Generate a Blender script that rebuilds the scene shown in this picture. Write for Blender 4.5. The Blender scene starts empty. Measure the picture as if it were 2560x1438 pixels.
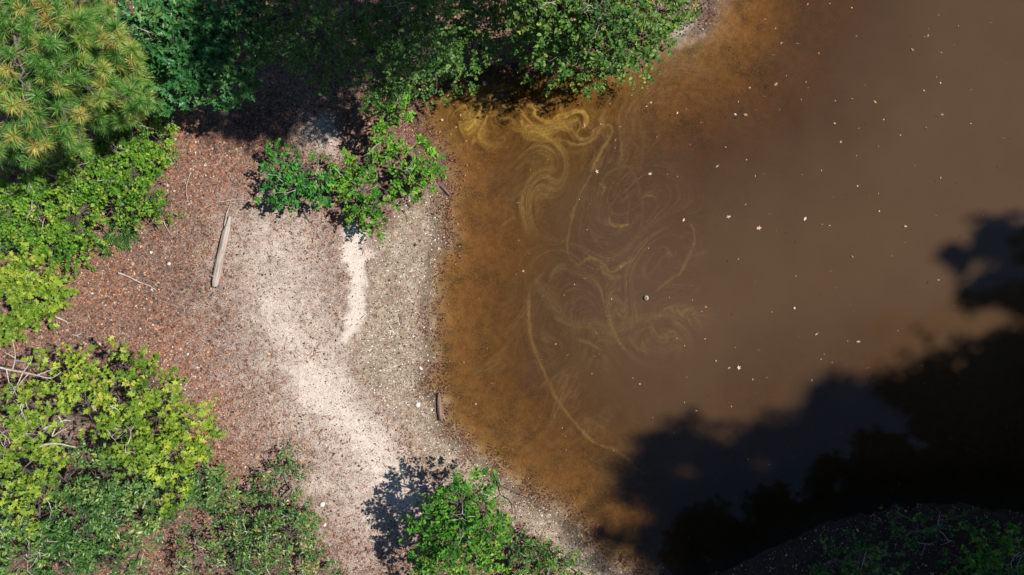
import bpy, math, random
import numpy as np
from mathutils import Vector, Matrix
rng = np.random.default_rng(7)
random.seed(7)
SC = bpy.context.scene
COL = SC.collection

# ------------------------------------------------------------------ camera, sky, sun, exposure
H = 17.5                                  # drone height above the pond
cam = bpy.data.cameras.new('camera')
camo = bpy.data.objects.new('camera', cam); COL.objects.link(camo)
camo.location = (0, 0, H)
cam.sensor_fit = 'HORIZONTAL'
cam.angle = 2 * math.atan(12.8 / H)
cam.clip_end = 2000
SC.camera = camo
SUN_EL, SUN_AZ = math.radians(52), math.radians(6)      # azimuth measured from +X towards +Y
sunv = Vector((math.cos(SUN_EL) * math.cos(SUN_AZ), math.cos(SUN_EL) * math.sin(SUN_AZ), math.sin(SUN_EL)))
w = bpy.data.worlds.new('World'); SC.world = w; w.use_nodes = True
nt = w.node_tree; nt.nodes.clear()
sky = nt.nodes.new('ShaderNodeTexSky'); sky.sky_type = 'NISHITA'; sky.sun_disc = False
sky.air_density = 0.85; sky.dust_density = 0.0; sky.ozone_density = 2.5
sky.sun_elevation = SUN_EL; sky.sun_rotation = math.pi / 2 - SUN_AZ
bg = nt.nodes.new('ShaderNodeBackground'); bg.inputs[1].default_value = 0.07
wo = nt.nodes.new('ShaderNodeOutputWorld')
nt.links.new(sky.outputs[0], bg.inputs[0]); nt.links.new(bg.outputs[0], wo.inputs[0])
sl = bpy.data.lights.new('sun', 'SUN'); sl.energy = 5.0; sl.angle = math.radians(0.7); sl.color = (1, 0.95, 0.88)
so = bpy.data.objects.new('sun', sl); COL.objects.link(so)
so.rotation_euler = sunv.to_track_quat('Z', 'Y').to_euler()
SC.view_settings.view_transform = 'Standard'; SC.view_settings.look = 'None'
SC.view_settings.gamma = 1; SC.view_settings.use_curve_mapping = False
SC.view_settings.exposure = 0.45

# ------------------------------------------------------------------ numeric helpers
def W(px, py, z=0.0):
    """point of the place seen at a photo pixel, at height z"""
    s = (H - z) / H / 100.0
    return np.array([(px - 1280) * s, (719 - py) * s, z])

def hash2(ix, iy, seed):
    n = (ix.astype(np.int64) * 374761393 + iy.astype(np.int64) * 668265263 + seed * 982451653) & 0x7fffffff
    n = ((n ^ (n >> 13)) * 1274126177) & 0x7fffffff
    n = (n ^ (n >> 16)) & 0xffff
    return n / 65535.0

def vnoise(x, y, seed=0):
    ix = np.floor(x); iy = np.floor(y); fx = x - ix; fy = y - iy
    fx = fx * fx * (3 - 2 * fx); fy = fy * fy * (3 - 2 * fy)
    a = hash2(ix, iy, seed); b = hash2(ix + 1, iy, seed); c = hash2(ix, iy + 1, seed); d = hash2(ix + 1, iy + 1, seed)
    return (a * (1 - fx) + b * fx) * (1 - fy) + (c * (1 - fx) + d * fx) * fy

def fbm(x, y, seed=0, oct=4):
    s = 0; a = 0.5; t = 0
    for o in range(oct):
        s = s + a * vnoise(x, y, seed + o * 17); t += a; a *= 0.5; x = x * 2.03 + 3.1; y = y * 2.03 + 1.7
    return s / t

def smooth(a, b, x):
    t = np.clip((x - a) / (b - a), 0, 1); return t * t * (3 - 2 * t)

def catmull(pts, n=5, closed=False):
    P = np.array(pts, float); m = len(P); out = []
    rngi = range(m) if closed else range(m - 1)
    for i in rngi:
        if closed: p0, p1, p2, p3 = P[(i - 1) % m], P[i], P[(i + 1) % m], P[(i + 2) % m]
        else: p0, p1, p2, p3 = P[max(i - 1, 0)], P[i], P[i + 1], P[min(i + 2, m - 1)]
        for t in np.linspace(0, 1, n, endpoint=False):
            out.append(0.5 * (2 * p1 + (p2 - p0) * t + (2 * p0 - 5 * p1 + 4 * p2 - p3) * t * t + (3 * p1 - p0 - 3 * p2 + p3) * t ** 3))
    if not closed: out.append(P[-1])
    return np.array(out)

def seg_dist(x, y, A, B):
    d = B - A; L = d @ d + 1e-12
    t = np.clip(((x - A[0]) * d[0] + (y - A[1]) * d[1]) / L, 0, 1)
    return np.hypot(x - A[0] - t * d[0], y - A[1] - t * d[1])

def line_dist(x, y, pts):
    m = np.full(x.shape, 1e9)
    for i in range(len(pts) - 1):
        m = np.minimum(m, seg_dist(x, y, pts[i], pts[i + 1]))
    return m

def inside(x, y, P):
    c = np.zeros(x.shape, bool)
    for i in range(len(P)):
        x1, y1 = P[i]; x2, y2 = P[(i + 1) % len(P)]
        if y1 == y2: continue
        c ^= ((y1 > y) != (y2 > y)) & (x < (x2 - x1) * (y - y1) / (y2 - y1) + x1)
    return c

def sdf(x, y, P):                       # positive outside
    d = line_dist(x, y, np.vstack([P, P[:1]]))
    return np.where(inside(x, y, P), -d, d)

def px(pts):                            # photo pixels on the ground plane -> metres
    return np.array([W(a, b)[:2] for a, b in pts])

# ------------------------------------------------------------------ the pond outline
POND = px(catmull([(1805, -60), (1790, 20), (1765, 75), (1705, 100), (1650, 125), (1560, 150), (1400, 150), (1260, 165), (1150, 185), (1065, 215),
    (1045, 280), (1060, 335), (1100, 390), (1112, 460), (1100, 520), (1100, 580), (1108, 610), (1082, 650), (1078, 730), (1070, 800), (1076, 900),
    (1064, 960), (1090, 1000), (1105, 1055), (1140, 1100), (1200, 1150), (1265, 1205), (1330, 1250), (1400, 1290), (1450, 1335), (1490, 1390),
    (1550, 1425), (1640, 1445), (1760, 1438), (1880, 1400), (1990, 1345), (2100, 1297), (2250, 1268), (2400, 1264), (2560, 1275), (2650, 1240),
    (2760, 1150), (2880, 1030), (3060, 850), (3260, 560), (3420, 250), (3500, -200), (3450, -800), (3200, -1500), (2700, -2100), (2200, -1900), (1950, -1200),
    (1850, -500)], 5, True))
RX0, RX1, RY0, RY1, RS = -16.0, 40.0, -13.0, 14.0, 0.12
_gx = np.arange(RX0, RX1, RS); _gy = np.arange(RY0, RY1, RS)
_X, _Y = np.meshgrid(_gx, _gy)
_D = sdf(_X, _Y, POND)

def shore(x, y):                        # distance inland from the waterline (metres, negative in the pond)
    x = np.asarray(x, float); y = np.asarray(y, float)
    fx = np.clip((x - RX0) / RS, 0, len(_gx) - 1.001); fy = np.clip((y - RY0) / RS, 0, len(_gy) - 1.001)
    i = fx.astype(int); j = fy.astype(int); a = fx - i; b = fy - j
    return (_D[j, i] * (1 - a) + _D[j, i + 1] * a) * (1 - b) + (_D[j + 1, i] * (1 - a) + _D[j + 1, i + 1] * a) * b

def height_from(d, x, y):
    d = d + 0.34 * (fbm(x * 2.2, y * 2.2, 5, 4) - 0.5) + 0.16 * (fbm(x * 9, y * 9, 8, 3) - 0.5)
    land = 0.5 * (1 - np.exp(-np.maximum(d, 0) / 5.0)) + 0.06 * (fbm(x * 0.8, y * 0.8, 3, 3) - 0.5) * smooth(0, 2, d)
    micro = 0.018 * (fbm(x * 9, y * 9, 11, 3) - 0.5)
    bed = -0.11 * np.maximum(-d, 0) ** 0.9
    return np.where(d > 0, land, np.maximum(bed, -1.6)) + micro

def gz(x, y): return height_from(shore(x, y), np.asarray(x, float), np.asarray(y, float))

def G(pxx, pyy):                        # photo pixel -> point on the terrain
    p = W(pxx, pyy, 0.1)
    for _ in range(3):
        z = float(gz(p[0:1], p[1:2])[0]); z = max(z, 0.0); p = W(pxx, pyy, z)
    return p

# ------------------------------------------------------------------ mesh and object helpers
def new_mesh(name, V, F, attrs=None, smooth_f=False):
    """V (n,3); F list of int arrays (m,k) of equal-size faces"""
    me = bpy.data.meshes.new(name)
    V = np.ascontiguousarray(V, np.float32)
    if not isinstance(F, list): F = [F]
    F = [np.asarray(f, np.int32) for f in F if len(f)]
    me.vertices.add(len(V)); me.vertices.foreach_set('co', V.ravel())
    nl = sum(f.size for f in F); npoly = sum(len(f) for f in F)
    me.loops.add(nl); me.polygons.add(npoly)
    me.loops.foreach_set('vertex_index', np.concatenate([f.ravel() for f in F]))
    st = []; o = 0
    for f in F:
        st.append(o + np.arange(len(f)) * f.shape[1]); o += f.size
    me.polygons.foreach_set('loop_start', np.concatenate(st).astype(np.int32))
    if smooth_f: me.polygons.foreach_set('use_smooth', np.ones(npoly, bool))
    for k, a in (attrs or {}).items():
        a = np.asarray(a, np.float32)
        if a.ndim == 1:
            at = me.attributes.new(k, 'FLOAT', 'POINT'); at.data.foreach_set('value', a)
        else:
            at = me.attributes.new(k, 'FLOAT_VECTOR', 'POINT'); at.data.foreach_set('vector', np.ascontiguousarray(a).ravel())
    me.update(calc_edges=True)
    return me

def obj(name, me, mat=None, parent=None, loc=None):
    o = bpy.data.objects.new(name, me); COL.objects.link(o)
    if mat is not None and me is not None: me.materials.append(mat)
    if parent is not None: o.parent = parent
    if loc is not None: o.location = loc
    return o

def tag(o, label, cat=None, group=None, kind=None):
    o['label'] = label
    if cat: o['category'] = cat
    if group: o['group'] = group
    if kind: o['kind'] = kind
    return o

class Tubes:
    def __init__(s): s.V = []; s.F = []; s.n = 0
    def add(s, P, R, k=6, cap=True):
        P = np.array(P, float); R = np.broadcast_to(np.asarray(R, float), (len(P),))
        T = np.gradient(P, axis=0); T /= np.linalg.norm(T, axis=1)[:, None] + 1e-9
        ref = np.array([0, 0, 1.0]) if abs(T[0][2]) < 0.8 else np.array([1.0, 0, 0])
        A = np.cross(T, ref); A /= np.linalg.norm(A, axis=1)[:, None] + 1e-9
        B = np.cross(T, A)
        an = np.arange(k) / k * 2 * np.pi
        ring = P[:, None] + R[:, None, None] * (np.cos(an)[None, :, None] * A[:, None] + np.sin(an)[None, :, None] * B[:, None])
        s.V.append(ring.reshape(-1, 3)); m = len(P)
        i = np.arange(m - 1)[:, None] * k; j = np.arange(k)[None]; j2 = (j + 1) % k
        s.F.append(np.stack([i + j, i + j2, i + k + j2, i + k + j], -1).reshape(-1, 4) + s.n)
        s.n += m * k
    def mesh(s, name): return new_mesh(name, np.vstack(s.V), np.vstack(s.F), None, True)

def bend(a, b, n=6, wob=0.1, lift=0.0):
    a = np.array(a, float); b = np.array(b, float); L = np.linalg.norm(b - a)
    t = np.linspace(0, 1, n)[:, None]
    P = a + (b - a) * t
    w_ = rng.normal(0, wob * L, (n, 3)) * np.sin(t * np.pi)
    P = P + w_; P[:, 2] += lift * np.sin(t[:, 0] * np.pi)
    return P

# leaf outlines: (u along, v across, n lift); faces
LEAF = {
 'diamond': ([(0, 0, 0), (.45, .3, .07), (1, 0, -.08), (.45, -.3, .07)], [(0, 2, 1), (0, 3, 2)]),
 'oval': ([(0, 0, 0), (.25, .27, .06), (.65, .27, .06), (1, 0, -.1), (.65, -.27, .06), (.25, -.27, .06)], [(0, 3, 2, 1), (0, 5, 4, 3)]),
 'narrow': ([(0, 0, 0), (.5, .13, .03), (1, 0, -.1), (.5, -.13, .03)], [(0, 2, 1), (0, 3, 2)]),
 'maple': ([(0, 0, 0), (.02, .34, .03), (.3, .2, 0), (.55, .52, -.08), (.6, .18, 0), (1, 0, -.12), (.6, -.18, 0), (.55, -.52, -.08), (.3, -.2, 0), (.02, -.34, .03)],
           [(0, 2, 1), (2, 4, 3), (0, 5, 4, 2), (0, 8, 6, 5), (8, 7, 6), (0, 9, 8)]),
 'oak': ([(0, 0, 0), (.3, .3, .05), (.4, .1, 0), (.62, .34, .03), (.7, .1, 0), (1, 0, -.1), (.7, -.1, 0), (.62, -.34, .03), (.4, -.1, 0), (.3, -.3, .05)],
         [(0, 2, 1), (2, 4, 3), (0, 5, 4, 2), (0, 8, 6, 5), (8, 7, 6), (0, 9, 8)]),
}

def norm(a): return a / (np.linalg.norm(a, axis=-1, keepdims=True) + 1e-9)

def leaf_mesh(name, P, U, N, L, kind, rnd, wide=1.0):
    T, Fc = LEAF[kind]; T = np.array(T); n = len(P); k = len(T)
    U = norm(U); S = norm(np.cross(N, U)); N = np.cross(U, S)
    L = np.broadcast_to(np.asarray(L, float), (n,))[:, None, None]
    V = P[:, None] + L * (T[None, :, 0:1] * U[:, None] + wide * T[None, :, 1:2] * S[:, None] + T[None, :, 2:3] * N[:, None])
    base = (np.arange(n) * k)[:, None]
    F = {}
    for f in Fc: F.setdefault(len(f), []).append(base + np.array(f)[None])
    return new_mesh(name, V.reshape(-1, 3), [np.vstack(v) for v in F.values()], {'rnd': np.repeat(rnd, k)})

# ------------------------------------------------------------------ materials
def mat(name):
    m = bpy.data.materials.new(name); m.use_nodes = True
    t = m.node_tree; t.nodes.clear()
    return m, t, t.nodes.new, t.links.new

def ramp(new, stops, interp='LINEAR'):
    r = new('ShaderNodeValToRGB'); r.color_ramp.interpolation = interp
    e = r.color_ramp.elements
    while len(e) > 1: e.remove(e[-1])
    e[0].position = stops[0][0]; e[0].color = (*stops[0][1], 1)
    for p_, c in stops[1:]:
        q = e.new(p_); q.color = (*c, 1)
    return r

def leaf_mat(name, stops, trans=0.3, rough=0.5, spec=0.22):
    m, t, new, link = mat(name)
    a = new('ShaderNodeAttribute'); a.attribute_name = 'rnd'
    r = ramp(new, stops); link(a.outputs['Fac'], r.inputs[0])
    p_ = new('ShaderNodeBsdfPrincipled'); p_.inputs['Roughness'].default_value = rough
    p_.inputs['Specular IOR Level'].default_value = spec
    tr = new('ShaderNodeBsdfTranslucent')
    hs = new('ShaderNodeMix'); hs.data_type = 'RGBA'; hs.blend_type = 'MULTIPLY'; hs.inputs[0].default_value = 1
    hs.inputs[7].default_value = (1.25, 1.25, 0.5, 1)
    link(r.outputs[0], hs.inputs[6])
    link(r.outputs[0], p_.inputs['Base Color']); link(hs.outputs[2], tr.inputs[0])
    mx = new('ShaderNodeMixShader'); mx.inputs[0].default_value = trans
    link(p_.outputs[0], mx.inputs[1]); link(tr.outputs[0], mx.inputs[2])
    o = new('ShaderNodeOutputMaterial'); link(mx.outputs[0], o.inputs[0])
    return m

def noise(new, link, vec, scale, detail=4, rough=0.55):
    n = new('ShaderNodeTexNoise'); n.inputs['Scale'].default_value = scale
    n.inputs['Detail'].default_value = detail; n.inputs['Roughness'].default_value = rough
    if vec is not None: link(vec, n.inputs['Vector'])
    return n

def wood_mat(name, c1, c2, c3, stretch=(2, 30, 30)):
    m, t, new, link = mat(name)
    tc = new('ShaderNodeTexCoord'); mp = new('ShaderNodeMapping'); mp.inputs['Scale'].default_value = stretch
    link(tc.outputs['Object'], mp.inputs[0])
    n = noise(new, link, mp.outputs[0], 1.0, 6, 0.65)
    r = ramp(new, [(0.28, c1), (0.5, c2), (0.72, c3)]); link(n.outputs[0], r.inputs[0])
    p_ = new('ShaderNodeBsdfPrincipled'); p_.inputs['Roughness'].default_value = 0.85
    p_.inputs['Specular IOR Level'].default_value = 0.2
    link(r.outputs[0], p_.inputs['Base Color'])
    b = new('ShaderNodeBump'); b.inputs['Strength'].default_value = 0.95; b.inputs['Distance'].default_value = 0.03
    link(n.outputs[0], b.inputs['Height']); link(b.outputs[0], p_.inputs['Normal'])
    o = new('ShaderNodeOutputMaterial'); link(p_.outputs[0], o.inputs[0])
    return m

def mixc(new, link, fac, a, b):
    x = new('ShaderNodeMix'); x.data_type = 'RGBA'
    for v, s in ((fac, 0), (a, 6), (b, 7)):
        if hasattr(v, 'is_linked'): link(v, x.inputs[s])
        elif isinstance(v, (int, float)): x.inputs[s].default_value = v
        else: x.inputs[s].default_value = (*v, 1)
    return x.outputs[2]

def maprange(new, link, v, a, b, c=0.0, d=1.0):
    x = new('ShaderNodeMapRange'); x.inputs[1].default_value = a; x.inputs[2].default_value = b
    x.inputs[3].default_value = c; x.inputs[4].default_value = d; link(v, x.inputs[0]); return x.outputs[0]

def mathn(new, link, op, a, b):
    x = new('ShaderNodeMath'); x.operation = op
    for i, v in enumerate((a, b)):
        if hasattr(v, 'is_linked'): link(v, x.inputs[i])
        else: x.inputs[i].default_value = v
    return x.outputs[0]

def attr(new, n): a = new('ShaderNodeAttribute'); a.attribute_name = n; return a.outputs['Fac']

def ground_mat():
    m, t, new, link = mat('bank_soil')
    g = new('ShaderNodeNewGeometry'); pos = g.outputs['Position']
    sand, wet, bed, red = attr(new, 'sand'), attr(new, 'wet'), attr(new, 'bed'), attr(new, 'red')
    n1 = noise(new, link, pos, 30, 4, 0.7).outputs[0]
    n2 = noise(new, link, pos, 75, 3, 0.7).outputs[0]
    n3 = noise(new, link, pos, 5.5, 6, 0.65).outputs[0]
    n4 = noise(new, link, pos, 1.6, 5, 0.6).outputs[0]
    vo = new('ShaderNodeTexVoronoi'); vo.inputs['Scale'].default_value = 26; link(pos, vo.inputs['Vector'])
    sep = new('ShaderNodeSeparateColor'); link(vo.outputs['Color'], sep.inputs[0]); cell = sep.outputs[0]; cell2 = sep.outputs[1]
    # dry leaf mould: grey-brown crumbs with rusty leaf bits
    lit = ramp(new, [(0.0, (.035, .025, .022)), (.35, (.098, .066, .055)), (.6, (.185, .125, .102)), (.8, (.27, .155, .11)), (1, (.44, .32, .26))])
    link(mathn(new, link, 'ADD', mathn(new, link, 'MULTIPLY', n1, 0.55), mathn(new, link, 'MULTIPLY', cell, 0.5)), lit.inputs[0])
    rust = ramp(new, [(0.0, (.10, .045, .03)), (.5, (.26, .085, .045)), (1, (.40, .17, .09))]); link(cell2, rust.inputs[0])
    redf = maprange(new, link, mathn(new, link, 'ADD', red, mathn(new, link, 'MULTIPLY', cell2, 0.9)), 0.9, 1.35)
    c = mixc(new, link, redf, lit.outputs[0], rust.outputs[0])
    # pale dry sand showing between the crumbs
    sn = mathn(new, link, 'ADD', mathn(new, link, 'MULTIPLY', n1, 1.5), mathn(new, link, 'MULTIPLY', n3, 1.2))
    sf = maprange(new, link, mathn(new, link, 'ADD', mathn(new, link, 'MULTIPLY', sand, 1.15), sn), 1.45, 2.30, 0.0, 1.0)
    sc = ramp(new, [(.25, (.40, .325, .275)), (.5, (.63, .54, .46)), (.75, (.77, .68, .60))]); link(n2, sc.inputs[0])
    c = mixc(new, link, sf, c, sc.outputs[0])
    # damp olive sand with pale grit
    wc = ramp(new, [(.24, (.08, .06, .045)), (.44, (.215, .16, .107)), (.58, (.315, .245, .175)), (.72, (.56, .49, .42))])
    link(mathn(new, link, 'ADD', mathn(new, link, 'ADD', mathn(new, link, 'MULTIPLY', n1, 0.6), mathn(new, link, 'MULTIPLY', n2, 0.3)), mathn(new, link, 'SUBTRACT', mathn(new, link, 'MULTIPLY', n3, 0.5), 0.14)), wc.inputs[0])
    wf = maprange(new, link, mathn(new, link, 'ADD', wet, mathn(new, link, 'MULTIPLY', n3, 1.0)), 0.7, 1.3)
    c = mixc(new, link, wf, c, wc.outputs[0])
    c = mixc(new, link, mathn(new, link, 'MULTIPLY', attr(new, 'damp'), maprange(new, link, n1, .3, .7, .35, .8)), c, (.085, .055, .032))
    # pond bed: ochre silt with dark algae
    bc = ramp(new, [(.25, (.16, .09, .038)), (.5, (.255, .155, .07)), (.75, (.33, .215, .105))]); link(n3, bc.inputs[0])
    al = mathn(new, link, 'ADD', mathn(new, link, 'MULTIPLY', n1, 0.75), mathn(new, link, 'MULTIPLY', n4, 0.65))
    af = maprange(new, link, al, 0.70, 0.88, 0, 0.8)
    bcc = mixc(new, link, af, bc.outputs[0], (.035, .032, .014))
    c = mixc(new, link, bed, c, bcc)
    c = mixc(new, link, mathn(new, link, 'MULTIPLY', attr(new, 'humus_shade'), 0.8), c, (.020, .016, .015))  # lower-right bank: dark leaf mould, blackened further to paint in its shade
    p_ = new('ShaderNodeBsdfPrincipled'); link(c, p_.inputs['Base Color'])
    p_.inputs['Roughness'].default_value = 0.9; p_.inputs['Specular IOR Level'].default_value = 0.15
    b = new('ShaderNodeBump'); b.inputs['Strength'].default_value = 0.9; b.inputs['Distance'].default_value = 0.03
    link(mathn(new, link, 'ADD', n1, mathn(new, link, 'MULTIPLY', cell, 0.5)), b.inputs['Height']); link(b.outputs[0], p_.inputs['Normal'])
    o = new('ShaderNodeOutputMaterial'); link(p_.outputs[0], o.inputs[0])
    return m

def water_mat():
    m, t, new, link = mat('pond_water')
    g = new('ShaderNodeNewGeometry'); pos = g.outputs['Position']
    turb, film, gold, dep = attr(new, 'turb'), attr(new, 'film'), attr(new, 'gold'), attr(new, 'rust')
    n1 = noise(new, link, pos, 0.55, 5, 0.6).outputs[0]
    n2 = noise(new, link, pos, 38, 3, 0.7).outputs[0]
    silt = mixc(new, link, maprange(new, link, n1, 0.3, 0.7), (.071, .040, .0198), (.080, .047, .0245))
    n5 = noise(new, link, pos, 55, 2, 0.6).outputs[0]
    silt = mixc(new, link, maprange(new, link, n5, .3, .7, 0, .22), silt, (.035, .020, .012))
    silt = mixc(new, link, dep, silt, (.100, .056, .020))
    fc = mixc(new, link, gold, (.155, .098, .046), (.36, .215, .04))
    ff = mathn(new, link, 'MULTIPLY', film, maprange(new, link, n2, 0.2, 0.75, 0.75, 1.15))
    tint = new('ShaderNodeAttribute'); tint.attribute_name = 'tint'
    d1 = new('ShaderNodeBsdfDiffuse'); link(silt, d1.inputs[0])
    tr = new('ShaderNodeBsdfTransparent'); link(tint.outputs['Color'], tr.inputs[0])
    m1 = new('ShaderNodeMixShader'); link(turb, m1.inputs[0]); link(tr.outputs[0], m1.inputs[1]); link(d1.outputs[0], m1.inputs[2])
    d2 = new('ShaderNodeBsdfDiffuse'); link(fc, d2.inputs[0])
    m2 = new('ShaderNodeMixShader'); link(ff, m2.inputs[0]); link(m1.outputs[0], m2.inputs[1]); link(d2.outputs[0], m2.inputs[2])
    gl = new('ShaderNodeBsdfGlossy'); gl.inputs['Roughness'].default_value = 0.02
    fr = new('ShaderNodeFresnel'); fr.inputs[0].default_value = 1.42
    b = new('ShaderNodeBump'); b.inputs['Strength'].default_value = 0.008; b.inputs['Distance'].default_value = 0.02
    link(n2, b.inputs['Height']); link(b.outputs[0], gl.inputs['Normal'])
    m3 = new('ShaderNodeMixShader'); link(fr.outputs[0], m3.inputs[0]); link(m2.outputs[0], m3.inputs[1]); link(gl.outputs[0], m3.inputs[2])
    o = new('ShaderNodeOutputMaterial'); link(m3.outputs[0], o.inputs[0])
    return m

# ------------------------------------------------------------------ terrain
def axis(lo, hi, step, far, grow=1.25):
    a = list(np.arange(lo, hi, step)); s = step; v = a[-1]
    while v < far: s *= grow; v += s; a.append(v)
    s = step; v = a[0]; b = []
    while v > -far: s *= grow; v -= s; b.append(v)
    return np.array(b[::-1] + a)

def grid_faces(nx, ny):
    i = np.arange(nx - 1)[None]; j = np.arange(ny - 1)[:, None]
    a = j * nx + i
    return np.stack([a, a + 1, a + nx + 1, a + nx], -1).reshape(-1, 4)

def strokes(x, y, L):                     # soft union of (points, width px, strength)
    v = np.zeros(x.shape)
    for pts, wd, s in L:
        v = np.maximum(v, s * np.exp(-(line_dist(x, y, px(catmull(pts, 4))) / (wd / 100)) ** 2))
    return v

ax_, ay_ = axis(-13.4, 13.4, 0.065, 500), axis(-7.9, 7.9, 0.065, 500)
X, Y = np.meshgrid(ax_, ay_); X = X.ravel(); Y = Y.ravel()
d = sdf(X, Y, POND)
Z = height_from(d, X, Y)
near = (np.abs(X) < 16) & (np.abs(Y) < 10)
sand = np.zeros(X.shape); wet = np.zeros(X.shape); red = np.full(X.shape, 0.25); humus_shade = smooth(3.2, 4.6, X) * smooth(-3.5, -5, Y)
wx = X + 0.7 * (fbm(X * 0.9, Y * 0.9, 31) - 0.5) + 0.6 * (fbm(X * 4, Y * 4, 41) - 0.5)
wy = Y + 0.7 * (fbm(X * 0.9, Y * 0.9, 32) - 0.5) + 0.6 * (fbm(X * 4, Y * 4, 42) - 0.5)
SAND = [([(880, 585), (895, 650), (905, 720), (890, 780), (872, 840)], 32, 0.98), ([(860, 850), (880, 930), (930, 1010)], 35, .45),
        ([(700, 600), (720, 700), (700, 790)], 75, .42), ([(700, 780), (740, 860), (800, 920), (850, 960)], 85, .62),
        ([(760, 940), (830, 1010), (900, 1080), (960, 1150), (1000, 1220)], 85, .74), ([(700, 880), (740, 1000), (790, 1080), (860, 1130)], 70, .45),
        ([(770, 1190), (830, 1210)], 40, .55), ([(1000, 1230), (950, 1320), (900, 1400)], 70, .38), ([(800, 1250), (860, 1300), (900, 1350)], 70, .30),
        ([(700, 640), (740, 800), (800, 960), (900, 1120), (940, 1260)], 165, .52), ([(640, 620), (650, 900), (760, 1120)], 150, .30), ([(770, 330), (840, 350)], 40, .5), ([(1260, 1220), (1340, 1290), (1420, 1350)], 30, .25), ([(640, 560), (620, 700), (620, 850)], 70, .12), ([(1730, 75), (1690, 90)], 25, .5)]
sand[near] = strokes(wx[near], wy[near], SAND)
WET = px([(1130, 470), (1040, 480), (985, 520), (930, 600), (925, 690), (935, 770), (895, 830), (890, 900), (930, 980), (1000, 1060), (1060, 1150), (1120, 1215), (1220, 1250), (1330, 1330), (1440, 1438),
          (1600, 1500), (1700, 1400), (1300, 1000), (1200, 600)])
wet[near] = smooth(0.45, -0.55, sdf(wx[near], wy[near], WET))
RED = [([(460, 880), (520, 980), (560, 1080)], 130, .55), ([(330, 760), (430, 850)], 120, .4), ([(480, 330), (560, 450)], 110, .5), ([(560, 1190), (640, 1230)], 80, .35), ([(330, 640), (200, 760)], 90, .4)]
red[near] = np.maximum(0.2, strokes(wx[near], wy[near], RED)) * (1 - 0.9 * sand[near])
bedm = smooth(0.12, -0.40, d + 0.25 * (fbm(X * 2.2, Y * 2.2, 5, 4) - 0.5) + 0.5 * (fbm(X * 5, Y * 5, 15, 4) - 0.5))
ground = obj('ground', new_mesh('ground', np.stack([X, Y, Z], -1), grid_faces(len(ax_), len(ay_)), {'sand': sand, 'wet': wet, 'bed': bedm, 'red': red, 'humus_shade': humus_shade, 'damp': np.exp(-((d + .34 * (fbm(X * 2.2, Y * 2.2, 5, 4) - .5) - .06) / .16) ** 2)}, True), ground_mat())
tag(ground, 'sandy leaf strewn bank sloping into the brown pond', 'ground', kind='structure')

# ------------------------------------------------------------------ pond water with its floating pollen film
def waxis(lo, hi, step, lo2, hi2):
    a = list(np.arange(lo, hi, step)); s = step; v = a[-1]
    while v < hi2: s = min(s * 1.15, 6); v += s; a.append(v)
    s = step; v = a[0]; b = []
    while v > lo2: s = min(s * 1.15, 6); v -= s; b.append(v)
    return np.array(b[::-1] + a)
bx_, by_ = waxis(-2.6, 6.0, 0.026, -3.2, 45), waxis(-6.2, 6.2, 0.026, -9.5, 45)
X, Y = np.meshgrid(bx_, by_); X = X.ravel(); Y = Y.ravel()
d = sdf(X, Y, POND); zb = height_from(d, X, Y); depth = np.maximum(-zb, 0)
near = (X < 13.5) & (np.abs(Y) < 8)
turb = 0.02 + 0.96 * smooth(0.0, 0.56, depth + 0.12 * (fbm(X * 0.7, Y * 0.7, 61) - 0.5))
tint = np.exp(-np.maximum(depth, 0.01)[:, None] * np.array([.85, 1.55, 3.1])) * (1 - smooth(0, .09, depth)[:, None] * np.array([.14, .20, .34]))
rust = np.zeros(X.shape)
wx = X + 0.35 * (fbm(X * 1.1, Y * 1.1, 71) - 0.5) + 0.07 * (fbm(X * 6, Y * 6, 72) - 0.5)
wy = Y + 0.35 * (fbm(X * 1.1, Y * 1.1, 73) - 0.5) + 0.07 * (fbm(X * 6, Y * 6, 74) - 0.5)
rust[near] = np.clip(strokes(wx[near], wy[near], [([(1400, 420), (1380, 500), (1330, 600), (1280, 690)], 90, .9), ([(1250, 510), (1290, 540)], 40, .7), ([(1340, 900), (1500, 980), (1560, 1100)], 160, .42),
    ([(1740, 60), (1720, 100)], 90, .05), ([(1250, 760), (1240, 900), (1330, 1080)], 140, .5)]), 0, 1)
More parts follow.
